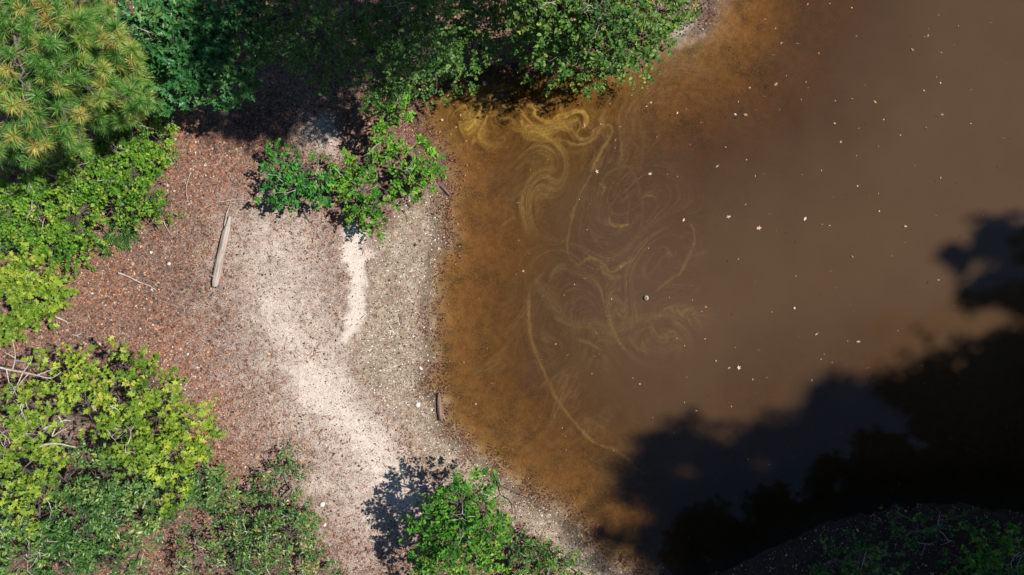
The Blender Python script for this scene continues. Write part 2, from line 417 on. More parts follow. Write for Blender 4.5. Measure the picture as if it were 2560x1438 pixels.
STR = [  # (pixels, width, strength, gold)
 ([(1240, 268), (1290, 262), (1335, 270), (1338, 290), (1372, 302), (1420, 287), (1450, 279), (1468, 292), (1466, 312), (1457, 318)], 7, .85, .95),
 ([(1285, 325), (1340, 328), (1400, 318), (1425, 322)], 17, .62, .8), ([(1350, 318), (1410, 308), (1445, 300)], 10, .6, .75),
 ([(1442, 292), (1452, 312), (1440, 335), (1455, 348), (1476, 345), (1490, 326), (1505, 314), (1524, 318), (1528, 336), (1508, 370), (1492, 405), (1480, 430)], 5.5, .6, .45),
 ([(1500, 385), (1490, 408), (1480, 425)], 13, .4, .3),
 ([(1480, 430), (1458, 470), (1436, 520), (1427, 560), (1416, 600), (1418, 630), (1440, 661), (1455, 660), (1470, 644), (1486, 645), (1510, 660), (1530, 681), (1562, 660), (1592, 640), (1602, 610)], 4, .5, .35),
 ([(1500, 655), (1520, 690), (1550, 695)], 8, .35, .4),
 ([(1390, 345), (1440, 362), (1470, 358), (1492, 340), (1504, 318)], 5, .5, .5),
 ([(1165, 245), (1200, 252), (1175, 285), (1185, 310), (1165, 335)], 20, .55, .95), ([(1190, 300), (1210, 330), (1180, 355)], 14, .5, .9), ([(1160, 225), (1230, 215), (1310, 225)], 9, .4, .8),
 ([(1230, 290), (1280, 300), (1320, 345), (1400, 352)], 9, .42, .65),
 ([(1525, 540), (1528, 556), (1545, 565), (1565, 560)], 5, .45, .45), ([(1500, 460), (1515, 470), (1505, 485)], 6, .4, .4),
 ([(1500, 540), (1490, 500), (1520, 440), (1570, 420), (1600, 470), (1605, 540), (1585, 600), (1545, 635), (1495, 610), (1470, 560)], 4, .28, .15),
 ([(1520, 520), (1560, 480), (1575, 520), (1560, 560)], 4, .28, .15), ([(1470, 640), (1450, 590), (1455, 530)], 4, .25, .15),
 ([(1730, 560), (1736, 600), (1722, 635), (1700, 680), (1668, 705), (1640, 730)], 4.5, .42, .3),
 ([(1358, 678), (1327, 720), (1322, 780), (1330, 850), (1356, 920), (1384, 982), (1424, 1042), (1462, 1085), (1492, 1110)], 6, .48, .35), ([(1492, 1110), (1545, 1128), (1590, 1168), (1612, 1190)], 6, .36, .25),
 ([(1340, 700), (1370, 740), (1400, 780), (1440, 815)], 24, .30, .22), ([(1390, 795), (1440, 815), (1500, 812), (1530, 832), (1590, 800), (1650, 790), (1690, 780)], 13, .32, .25),
 ([(1440, 845), (1480, 860), (1505, 875)], 4, .35, .4), ([(1500, 850), (1550, 850), (1620, 820)], 10, .28, .12),
 ([(1600, 420), (1606, 340), (1592, 280), (1620, 225), (1680, 172), (1750, 130)], 9, .22, .1),
 ([(1450, 235), (1500, 225), (1560, 235), (1600, 225)], 8, .25, .2), ([(1390, 250), (1350, 262), (1390, 240), (1440, 228)], 4, .4, .5),
 ([(1290, 470), (1330, 440), (1345, 400), (1400, 380), (1450, 378)], 16, .25, .35), ([(1270, 500), (1300, 480), (1360, 430)], 10, .25, .35), ([(1255, 565), (1285, 545)], 4, .35, .4),
 ([(1560, 690), (1620, 690), (1660, 640)], 5, .18, .1), ([(1600, 760), (1700, 760), (1760, 700)], 6, .14, .05)]
film = np.zeros(X.shape); gold = np.zeros(X.shape)
fx, fy = X[near], Y[near]
# marbled pollen film: the film is carried round by eddies, so its density is traced back along their flow
def film_field(fx, fy):
    ED = [  # eddy: px, py, radius px, turns
     (1545, 530, 80, .85), (1600, 640, 70, -.35), (1470, 318, 34, .8), (1512, 352, 30, -.7), (1588, 330, 70, .55), (1395, 455, 75, -.45), (1335, 275, 40, -.6), (1425, 255, 38, .5),
     (1250, 330, 55, .45), (1180, 285, 35, -.7), (1440, 830, 80, .55), (1560, 800, 60, -.7), (1640, 770, 55, .6), (1690, 640, 70, -.5), (1370, 690, 60, .45), (1655, 250, 80, .4), (1480, 640, 45, -.6), (1350, 950, 120, .3), (1230, 1000, 110, .25), (1745, 400, 110, .3), (1490, 480, 45, .5), (1620, 470, 50, .5), (1700, 850, 80, .4)]
    x = fx.copy(); y = fy.copy(); N_ = 26
    for k in range(N_):
        vx = np.zeros(x.shape); vy = np.zeros(x.shape)
        for a, b, r, t in ED:
            c = W(a, b); R_ = r / 100; e_ = 1.5 if r == 80 and t == .85 else 1.0; dx = (x - c[0]) * math.sqrt(e_); dy = (y - c[1]) / math.sqrt(e_)
            g = t * 2 * np.pi * np.exp(-(dx * dx + dy * dy) / (2 * R_ * R_)) / N_
            vx -= g * dy / math.sqrt(e_); vy += g * dx * math.sqrt(e_)
        x -= vx; y -= vy
    sx = x * .8 + .25 * y; sy = y
    wob = .5 * (fbm(fx * 2, fy * 2, 140, 3) - .5)
    base = fbm(sx * 1.1 + 4, sy * 2.4 + 1, 141, 4)
    th = fbm(sx * 2.2 + 3, sy * 9.0 + 7, 151, 4)               # long thin threads
    th2 = fbm(sx * 4.5 + 1, sy * 24.0 + 2, 161, 3)
    ridge = 1 - np.abs(2 * th - 1) * 2.6
    ridge = np.clip(ridge, 0, 1) ** 3
    ridge2 = np.clip(1 - np.abs(2 * th2 - 1) * 3.0, 0, 1) ** 3
    body = smooth(.50, .66, base)
    return body, ridge, ridge2, x, y
def line_t(x, y, pts):
    m = np.full(x.shape, 1e9); t = np.zeros(x.shape); n_ = len(pts) - 1
    for i in range(n_):
        dd_ = seg_dist(x, y, pts[i], pts[i + 1]); k = dd_ < m; m = np.where(k, dd_, m); t = np.where(k, (i + .5) / n_, t)
    return m, t
body, ridge, ridge2, _x, _y = film_field(fx, fy)
F_ = np.zeros(fx.shape); Gd = np.zeros(fx.shape)
fx2 = fx + 0.12 * (fbm(fx * 2.5, fy * 2.5, 81) - 0.5) + 0.07 * (fbm(fx * 9, fy * 9, 82) - 0.5)
fy2 = fy + 0.12 * (fbm(fx * 2.5, fy * 2.5, 83) - 0.5) + 0.07 * (fbm(fx * 9, fy * 9, 84) - 0.5)
for i_, (pts, wd, s, g_) in enumerate(STR):
    dd, tt_ = line_t(fx2, fy2, px(catmull(pts, 5))); q = dd / (.82 * wd / 100 * (.25 + .75 * np.minimum(1, 4 * np.minimum(tt_ + .04, 1.04 - tt_))))
    grain = 0.5 + 0.5 * np.cos(dd * (70 + 13 * (i_ % 4)) + 9 * fbm(fx * 1.7, fy * 1.7, 90 + i_))
    edge = smooth(1.7, .3, q + 1.5 * (fbm(fx * 2.6, fy * 2.6, 97 + i_) - .5))
    v = (1.25 if g_ > .4 else .95) * s * edge * (0.3 + 0.3 * grain + .45 * ridge2 + .25 * ridge) * (.55 + .75 * fbm(fx * 2.2, fy * 2.2, 301 + i_))
    Gd = np.where(v > F_, g_, Gd); F_ = np.maximum(F_, v)
zone = strokes(fx, fy, [([(1170, 290), (1290, 290), (1400, 310), (1500, 330)], 85, 1.0), ([(1500, 330), (1540, 450), (1530, 600), (1440, 720)], 130, .75), ([(1420, 780), (1540, 820), (1680, 780)], 80, .75), ([(1590, 380), (1610, 260), (1700, 160)], 80, .6), ([(1690, 660), (1730, 560)], 70, .5),
    ([(1330, 780), (1400, 1000), (1560, 1160)], 70, .5), ([(1200, 920), (1290, 1080)], 90, .4), ([(1350, 460), (1290, 520)], 80, .5)])
gz_ = strokes(fx, fy, [([(1160, 240), (1190, 320)], 70, 1.0), ([(1240, 290), (1420, 320)], 70, .9), ([(1330, 450), (1260, 560)], 80, .45), ([(1440, 820), (1500, 850)], 60, .3)])
v = zone * (.24 * body * (.55 + .6 * ridge2) + .55 * ridge * (.35 + .65 * body) + .16 * ridge2)
v = v + gz_ * body * (.22 + .2 * ridge2)
Gd = np.where(v > F_, np.clip(gz_ + .12, 0, 1), Gd); F_ = np.maximum(F_, v)
Gd = Gd * (0.7 + 0.3 * fbm(fx * 5, fy * 5, 130))
film[near] = F_; gold[near] = np.clip(Gd , 0, 1)
film = film * smooth(-0.02, -0.25, d)
water = obj('pond_water', new_mesh('pond_water', np.stack([X, Y, np.zeros(X.shape)], -1), grid_faces(len(bx_), len(by_)),
    {'turb': turb, 'film': film, 'gold': gold, 'rust': rust, 'tint': tint}, True), water_mat())
tag(water, 'murky brown pond with swirls of yellow pollen film', 'water', kind='structure')

# ------------------------------------------------------------------ plants
BARK = wood_mat('bark_grey', (.05, .04, .032), (.13, .105, .085), (.24, .20, .17), (14, 14, 4))
BARKD = wood_mat('bark_brown', (.03, .022, .017), (.085, .06, .045), (.15, .11, .085), (14, 14, 4))
DEAD = wood_mat('dead_wood', (.20, .17, .145), (.42, .37, .32), (.60, .55, .49), (10, 10, 10))

def crown_points(lobes, dens, shell=(0.45, 1.0), low=-0.35):
    """twig origins, outward directions; lobes are (px, py, z, apparent radius px, squash)"""
    O, D, Q = [], [], []
    for (a, b, z, r, sq) in lobes:
        c = W(a, b, z); R = r / 100 * (H - z) / H
        n = max(4, int(dens * R * R * 6.5))
        u = norm(rng.normal(size=(n, 3))); u[:, 2] = np.where(u[:, 2] < low, -u[:, 2], u[:, 2])
        s = rng.uniform(shell[0], shell[1], n)[:, None] * (1 + 0.22 * rng.normal(size=(n, 1)) * 0.6)
        o = c + u * s * R * np.array([1, 1, sq])
        O.append(o); D.append(u * np.array([1, 1, sq]) + [0, 0, .15]); Q.append(np.full(n, rng.uniform()))
    return np.vstack(O), norm(np.vstack(D)), np.concatenate(Q)

def leaves_on(O, D, Q, n, ln, L, up=0.9, flat=0.55, spread=1.0, lobe_col=0.25, twig_col=0.3):
    """n leaves along a twig of length ln from every origin"""
    m = len(O)
    t = np.tile(np.linspace(0.1, 1, n), m) + rng.normal(0, .05, m * n)
    i = np.repeat(np.arange(m), n)
    tw = np.repeat(rng.uniform(0.6, 1.25, m) * ln, n)
    Dj = norm(D + rng.normal(0, .45, D.shape)); Dj[:, 2] *= 0.6; Dj = norm(Dj)
    P = O[i] + Dj[i] * (t * tw)[:, None]
    P[:, 2] -= 0.25 * (t ** 2) * tw * rng.uniform(0, 1, m * n)
    side = norm(np.cross(Dj[i], np.array([0, 0, 1.0]))) * np.where(np.arange(m * n) % 2, 1, -1)[:, None]
    U = norm(Dj[i] * 0.6 + side * spread + rng.normal(0, .4, (m * n, 3)) - np.array([0, 0, .15]))
    N = norm(np.array([0.12, 0, up]) + rng.normal(0, flat, (m * n, 3)))
    rn = np.clip((1 - lobe_col - twig_col) * rng.uniform(size=m * n) + lobe_col * Q[i] + twig_col * rng.uniform(size=m)[i], 0, 1)
    LL = L * rng.uniform(.5, 1.3, m * n) * np.repeat(rng.uniform(.75, 1.2, m), n)
    return P, U, N, LL, rn

def plant(name, label, cat, base, lobes, lm, kind, L, dens=22, n=11, ln=0.35, wide=1.0, trunk=None, bark=None, group=None, stem=0.03, twigs=0.5, up=.9, flat=.65, low=-.35, shell=(.45, 1.), lobe_col=.25, spread=1.0, gap=.28, dead=3):
    bpos = np.array(base, float)
    root = obj(name, None, loc=tuple(bpos)); tag(root, label, cat, group)
    root.empty_display_size = 0.3
    O, D, Q = crown_points(lobes, dens, shell, low)
    O[:, 2] = np.maximum(O[:, 2], np.maximum(gz(O[:, 0], O[:, 1]), 0) + 0.08)
    k = fbm(O[:, 0] * 2.6 + O[:, 2], O[:, 1] * 2.6 - O[:, 2], 400 + len(lobes), 2) > gap; O, D, Q = O[k], D[k], Q[k]
    P, U, N, LL, rn = leaves_on(O, D, Q, n, ln, L, up, flat, spread, lobe_col)
    P[:, 2] = np.maximum(P[:, 2], np.maximum(gz(P[:, 0], P[:, 1]), 0) + 0.03)
    obj('crown', leaf_mesh('crown', P - bpos, U, N, LL, kind, rn, wide), lm, root)
    T = Tubes(); C = np.array([W(a, b, z) for a, b, z, r, s in lobes])
    top = None
    if trunk:
        tz, tr = trunk
        tp = bpos + np.array([rng.normal(0, .15), rng.normal(0, .15), tz])
        TT = Tubes(); P_ = bend(bpos - [0, 0, .15], tp, 9, .015); TT.add(P_ - bpos, np.linspace(tr, tr * .5, 9), 9)
        obj('trunk', TT.mesh('trunk'), bark or BARK, root)
    for c, l in zip(C, lobes):
        if trunk:
            f = np.clip((c[2] - 0.35 * np.hypot(*(c[:2] - bpos[:2])) - bpos[2]) / max(trunk[0], .1), .3, .98)
            st = P_[int(f * 8)]; r0 = trunk[1] * .45
        else:
            st = bpos + np.array([rng.normal(0, .08), rng.normal(0, .08), -.04]); r0 = stem
        T.add(bend(st, c, 7, .05) - bpos, np.linspace(r0, r0 * .3, 7), 6)
    if len(O):
        pick = rng.random(len(O)) < twigs
        for o in O[pick]:
            k = np.argmin(np.linalg.norm(C - o, axis=1))
            T.add(bend(C[k], o, 4, .09) - bpos, np.linspace(stem * .4, .004, 4), 3)
    obj('branches', T.mesh('branches'), bark or BARK, root)
    if dead:
        hi = np.argsort(O[:, 2] + rng.normal(0, .15, len(O)))[-max(dead * 4, 8):]
        for q in rng.choice(hi, min(dead, len(hi)), replace=False):
            dv = rng.normal(size=3) * [1, 1, .25]; dv = norm(dv) * rng.uniform(.25, .6); st = O[q] + [0, 0, .06]
            P2 = bend(st, st + dv, 5, .06); DT = Tubes(); DT.add(P2 - bpos, np.linspace(.009, .003, 5), 4)
            for kk in (2, 3): DT.add(bend(P2[kk], P2[kk] + rng.normal(size=3) * [.14, .14, .04], 3, .05) - bpos, np.linspace(.007, .003, 3), 3)
            obj('dead_twig', DT.mesh('dead_twig'), DEAD, root)
    return root

GREEN1 = leaf_mat('leaf_fresh_green', [(0, (.014, .065, .008)), (.4, (.045, .175, .018)), (.75, (.16, .36, .032)), (1, (.40, .46, .06))], .28)
GREEN2 = leaf_mat('leaf_blue_green', [(0, (.012, .06, .015)), (.45, (.034, .165, .032)), (.8, (.11, .31, .045)), (1, (.36, .44, .06))], .26)
GREEN3 = leaf_mat('leaf_vine_green', [(0, (.016, .065, .009)), (.4, (.07, .195, .018)), (.7, (.20, .35, .035)), (.88, (.36, .42, .05)), (.93, (.62, .44, .05)), (1, (.7, .40, .03))], .28)
LIME = leaf_mat('leaf_lime', [(0, (.035, .095, .010)), (.4, (.125, .225, .022)), (.75, (.30, .39, .045)), (.93, (.50, .48, .08)), (1, (.6, .32, .05))], .24)
OLIVE = leaf_mat('leaf_olive', [(0, (.02, .06, .014)), (.5, (.06, .145, .032)), (.8, (.17, .27, .07)), (.95, (.38, .36, .13)), (1, (.5, .26, .08))], .25)
MIXED = leaf_mat('leaf_mixed_green', [(0, (.014, .06, .012)), (.45, (.055, .15, .028)), (.75, (.17, .27, .05)), (.93, (.38, .39, .075)), (1, (.5, .42, .14))], .26)
OAKM = leaf_mat('leaf_oak', [(0, (.014, .07, .020)), (.5, (.04, .16, .04)), (.85, (.16, .28, .08)), (1, (.38, .40, .13))], .22, .42, .35)
MYRT = leaf_mat('leaf_myrtle', [(0, (.016, .06, .014)), (.45, (.055, .145, .030)), (.75, (.17, .28, .065)), (.9, (.38, .37, .11)), (1, (.58, .28, .08))], .22, .4, .5)
DARKT = leaf_mat('leaf_dark_canopy', [(0, (.012, .03, .01)), (1, (.04, .09, .02))], .12)

# --- shrubs on the open bank
plant('green_shrub', 'low rounded green shrub at the left end of the shrub row, beside the driftwood log', 'shrub', G(745, 470),
      [(705, 410, .9, 43, .7), (730, 470, 1.0, 51, .7), (690, 480, .8, 34, .7), (775, 420, 1.0, 43, .7), (800, 470, 1.0, 43, .7), (720, 510, .6, 25, .7), (760, 380, .6, 25, .6), (700, 372, .6, 18, .6)], GREEN2, 'oval', .085, 30, 11, .22, group='shrubs of the bank row')
plant('green_shrub', 'yellowish green shrub tongue reaching down over pale sand, middle of the row', 'shrub', G(915, 500),
      [(870, 440, 1.0, 40, .7), (910, 400, 1.1, 37, .7), (900, 470, 1.1, 42, .7), (930, 520, 1.0, 40, .7), (945, 555, .9, 31, .7), (900, 555, .7, 29, .7), (965, 505, .7, 23, .6), (850, 470, .8, 29, .6)], GREEN1, 'oval', .085, 28, 11, .20, group='shrubs of the bank row')
plant('green_shrub', 'bright green shrub leaning over the waterline at the right end of the row', 'shrub', G(1040, 440),
      [(1040, 390, 1.0, 42, .7), (1065, 430, 1.0, 44, .7), (1020, 450, .9, 36, .7), (990, 385, 1.0, 33, .7), (955, 365, .9, 30, .7), (1050, 470, .6, 24, .6), (1085, 400, .7, 21, .6)], GREEN1, 'oval', .085, 28, 11, .20, group='shrubs of the bank row')
plant('green_shrub', 'small bright shrub standing against dark shade just above the shrub row', 'shrub', G(985, 290),
      [(980, 245, 1.9, 42, .8), (1000, 280, 1.8, 34, .8), (965, 300, 1.5, 30, .8), (940, 260, 1.6, 30, .8)], GREEN1, 'oval', .085, 30, 11, .20)
plant('green_shrub', 'bushy green shrub with long shadow at the bottom edge of the beach', 'shrub', G(1150, 1260),
      [(1090, 1290, 1.6, 57, .8), (1150, 1260, 1.8, 66, .8), (1200, 1240, 1.5, 47, .8), (1130, 1340, 1.9, 71, .8), (1200, 1320, 1.8, 66, .8), (1060, 1340, 1.3, 47, .8), (1110, 1400, 1.7, 61, .8), (1190, 1400, 1.6, 61, .8), (1090, 1440, 1.5, 47, .8), (1245, 1290, 1.1, 33, .7)], GREEN1, 'oval', .09, 24, 11, .3, stem=.035)
plant('green_shrub', 'sparse yellow green shrub beside the bottom shrub, along the muddy waterline', 'shrub', G(1370, 1380),
      [(1290, 1360, .9, 45, .7), (1340, 1390, .9, 50, .7), (1400, 1400, .8, 48, .7), (1300, 1425, .9, 55, .7), (1440, 1430, .7, 38, .7), (1370, 1440, .9, 50, .7)], MIXED, 'oval', .075, 20, 10, .25)
# --- left thicket
plant('vine_thicket', 'dense leafy thicket below the pine, flecked with yellow leaves', 'shrub', G(220, 520),
      [(60, 470, 1.7, 75, .5), (150, 460, 1.8, 85, .5), (240, 440, 1.7, 80, .5), (330, 440, 1.4, 70, .5), (380, 480, 1.0, 48, .5), (100, 540, 1.6, 80, .5), (200, 530, 1.5, 80, .5), (290, 510, 1.2, 65, .5), (340, 530, .8, 45, .4), (60, 600, 1.5, 75, .5), (150, 600, 1.2, 65, .5), (220, 590, .9, 55, .4), (20, 540, 1.7, 60, .5), (180, 645, .6, 35, .4), (405, 530, .5, 28, .4)],
      GREEN3, 'diamond', .072, 36, 12, .24, wide=1.3, low=.0, spread=1.2, flat=.75, gap=.36, dead=14)
plant('vine_thicket', 'darker leafy thicket squeezed between the pine and the shaded soil', 'shrub', G(360, 370),
      [(290, 380, 1.4, 65, .5), (350, 370, 1.2, 60, .5), (400, 350, 1.0, 48, .5), (310, 330, 1.4, 55, .5), (390, 400, .8, 40, .5), (430, 310, .7, 35, .5)], GREEN3, 'diamond', .072, 36, 12, .24, wide=1.3, low=.0, spread=1.2, flat=.75, gap=.36, dead=14)
plant('maple_sapling', 'pale yellow green maple sapling on the left edge, under the thicket', 'sapling', G(70, 740),
      [(30, 690, 1.8, 60, .6), (90, 690, 1.7, 55, .6), (50, 750, 1.7, 60, .6), (120, 740, 1.4, 48, .6), (30, 810, 1.6, 45, .6), (110, 790, 1.0, 30, .5), (155, 725, 1.0, 28, .5)], LIME, 'maple', .10, 30, 9, .26, flat=.72, stem=.025, low=-.1)
plant('maple_tree', 'yellow green maple with bare grey twigs, lower left above the beach', 'tree', G(330, 1030),
      [(320, 920, 2.6, 55, .6), (230, 930, 2.8, 60, .6), (380, 960, 2.7, 62, .6), (300, 1000, 3.0, 70, .6), (220, 1010, 3.1, 70, .6), (400, 1040, 2.9, 70, .6), (470, 1070, 2.6, 60, .6), (510, 1090, 2.3, 40, .6), (320, 1080, 3.2, 70, .6), (440, 1130, 2.6, 60, .6), (70, 1010, 3.2, 60, .6), (110, 1080, 3.2, 65, .6), (40, 1110, 3.2, 65, .6), (60, 1170, 3.0, 50, .6), (200, 930, 2.4, 45, .6), (330, 880, 2.2, 26, .6), (440, 1190, 2.3, 40, .6), (20, 1240, 2.8, 55, .6), (150, 960, 2.6, 40, .6), (60, 1290, 2.9, 50, .6), (130, 1140, 3.0, 45, .6), (450, 1240, 2.2, 34, .6), (370, 1140, 2.8, 50, .6), (100, 930, 2.6, 35, .6)],
      LIME, 'maple', .10, 23, 9, .30, flat=.72, stem=.03, trunk=(2.4, .09), low=-.1, gap=.36, dead=16)
plant('wax_myrtle', 'dark green narrow leaved shrub mass filling the bottom left corner', 'shrub', G(250, 1330),
      [(160, 1200, 2.4, 80, .6), (260, 1200, 2.2, 80, .6), (340, 1180, 2.0, 70, .6), (420, 1230, 1.8, 65, .6), (500, 1190, 1.6, 60, .6), (550, 1220, 1.3, 45, .6), (100, 1290, 2.6, 90, .6), (210, 1300, 2.5, 90, .6), (320, 1290, 2.2, 80, .6), (430, 1310, 1.6, 50, .6), (60, 1390, 2.7, 90, .6), (170, 1400, 2.6, 90, .6), (290, 1400, 2.2, 80, .6), (500, 1270, 1.4, 50, .6), (20, 1310, 2.6, 60, .6)],
      MYRT, 'narrow', .10, 30, 17, .30, wide=1.6, stem=.025, lobe_col=.35, gap=.34, dead=18)
plant('wax_myrtle', 'thin narrow leaved shrub spreading over sand at the bottom, pointed upper tip', 'shrub', G(690, 1330),
      [(730, 1160, .6, 35, .5), (700, 1200, .8, 45, .5), (680, 1250, .9, 55, .5), (740, 1280, .9, 55, .5), (640, 1300, 1.0, 60, .5), (720, 1340, 1.1, 65, .5), (650, 1380, 1.1, 65, .5), (760, 1390, 1.0, 55, .5), (570, 1340, 1.0, 55, .5), (580, 1420, 1.1, 60, .5), (700, 1430, 1.1, 65, .5), (800, 1430, .9, 45, .5), (490, 1410, 1.2, 55, .5), (660, 1220, .7, 30, .5)],
      MYRT, 'narrow', .09, 20, 16, .28, wide=1.5, gap=.38, dead=14)
plant('grass_tuft', 'fuzzy pale green grass tuft at the foot of the thicket', 'grass', G(310, 605),
      [(318, 585, .12, 26, .3), (300, 615, .12, 24, .3), (335, 560, .12, 16, .3), (345, 600, .1, 14, .3)], MYRT, 'narrow', .16, 90, 8, .1, wide=.5, stem=.008, up=.4, flat=.9, twigs=.05, dead=0, gap=0)
# --- trees along the top edge
plant('oak_tree', 'dark shaded oak with one pale sunlit spray, right of the pine', 'tree', G(585, 170),
      [(360, 30, 3.3, 65, .6), (420, 70, 3.3, 70, .6), (400, 20, 3.4, 60, .6), (500, 40, 3.0, 90, .6), (590, 60, 2.9, 85, .6), (480, 130, 2.8, 85, .6), (570, 160, 2.6, 70, .6), (600, 210, 2.4, 40, .6), (450, 190, 2.5, 60, .6), (530, 215, 2.2, 50, .6), (650, 20, 2.9, 70, .6), (410, 240, 2.1, 45, .6), (640, 110, 2.5, 45, .6), (400, 120, 2.9, 60, .6)],
      OAKM, 'oak', .14, 26, 10, .30, trunk=(2.2, .12), low=-.1)
plant('willow_oak', 'airy fine leaved tree over shaded soil, middle of the top edge', 'tree', G(960, 165),
      [(720, 40, 3.3, 90, .5), (800, 90, 3.3, 95, .5), (880, 40, 3.6, 95, .5), (930, 130, 3.3, 90, .5), (1000, 60, 3.7, 95, .5), (1050, 140, 3.3, 80, .5), (830, 160, 2.9, 70, .5), (960, 200, 2.8, 60, .5), (740, 120, 2.9, 60, .5), (1060, 20, 3.7, 80, .5), (1020, 200, 2.8, 50, .5)],
      OLIVE, 'diamond', .08, 26, 12, .34, trunk=(2.8, .10), low=-.3, gap=.2)
plant('alder_tree', 'bright green small leaved tree drooping over the water, top centre', 'tree', G(1150, 130),
      [(1120, 40, 2.1, 75, .6), (1180, 60, 2.0, 70, .6), (1200, 120, 1.7, 55, .6), (1130, 130, 1.8, 65, .6), (1180, 20, 2.1, 70, .6), (1150, 190, 1.3, 40, .6), (1090, 190, 1.4, 42, .6), (1080, 100, 2.0, 55, .6), (1215, 30, 1.8, 45, .6), (1090, 225, 1.1, 26, .5)],
      MIXED, 'diamond', .075, 26, 12, .30, wide=1.2, trunk=(1.8, .07), gap=.25)
plant('buttonbush', 'large yellow flecked shrub overhanging the water on the top edge point', 'shrub', G(1480, 60),
      [(1300, 60, 2.2, 75, .7), (1380, 50, 2.8, 85, .7), (1470, 40, 3.0, 90, .7), (1560, 40, 2.8, 85, .7), (1640, 30, 2.2, 70, .7), (1330, 130, 1.6, 60, .7), (1410, 130, 2.2, 75, .7), (1500, 130, 2.2, 75, .7), (1580, 110, 1.8, 65, .7), (1380, 180, 1.0, 40, .7), (1460, 180, 1.2, 45, .7), (1540, 180, 1.0, 40, .7), (1600, 160, .9, 38, .7), (1710, 25, 1.3, 50, .6), (1740, 55, .7, 28, .6), (1650, 80, 1.2, 40, .6), (1270, 120, 1.2, 40, .7), (1290, 20, 2.4, 60, .7), (1340, 15, 3.3, 60, .6), (1500, 15, 3.3, 65, .6), (1400, 10, 3.3, 60, .6)],
      MIXED, 'oval', .085, 26, 11, .28, wide=1.1, stem=.04, gap=.35, dead=10)
plant('bank_shrub', 'half hidden green shrub in the shade, bottom right corner', 'shrub', G(2450, 1400),
      [(2400, 1400, .6, 50, .6), (2460, 1370, .7, 45, .6), (2520, 1400, .8, 55, .6), (2450, 1430, .8, 50, .6), (2540, 1350, .6, 40, .6)], GREEN1, 'oval', .085, 20, 10, .28)

plant('bank_shrub', 'low dark shrub on the shaded bank, nearest the water', 'shrub', G(2120, 1400),
      [(2080, 1400, .5, 50, .6), (2150, 1380, .6, 50, .6), (2200, 1420, .6, 55, .6)], OLIVE, 'oval', .08, 20, 10, .28)
plant('bank_shrub', 'dim shrub on the rim of the shaded bank, between the other two', 'shrub', G(2320, 1330),
      [(2290, 1330, .4, 42, .5), (2350, 1310, .4, 40, .5), (2230, 1310, .3, 30, .5), (2400, 1290, .3, 30, .5)], OLIVE, 'oval', .08, 16, 9, .28)
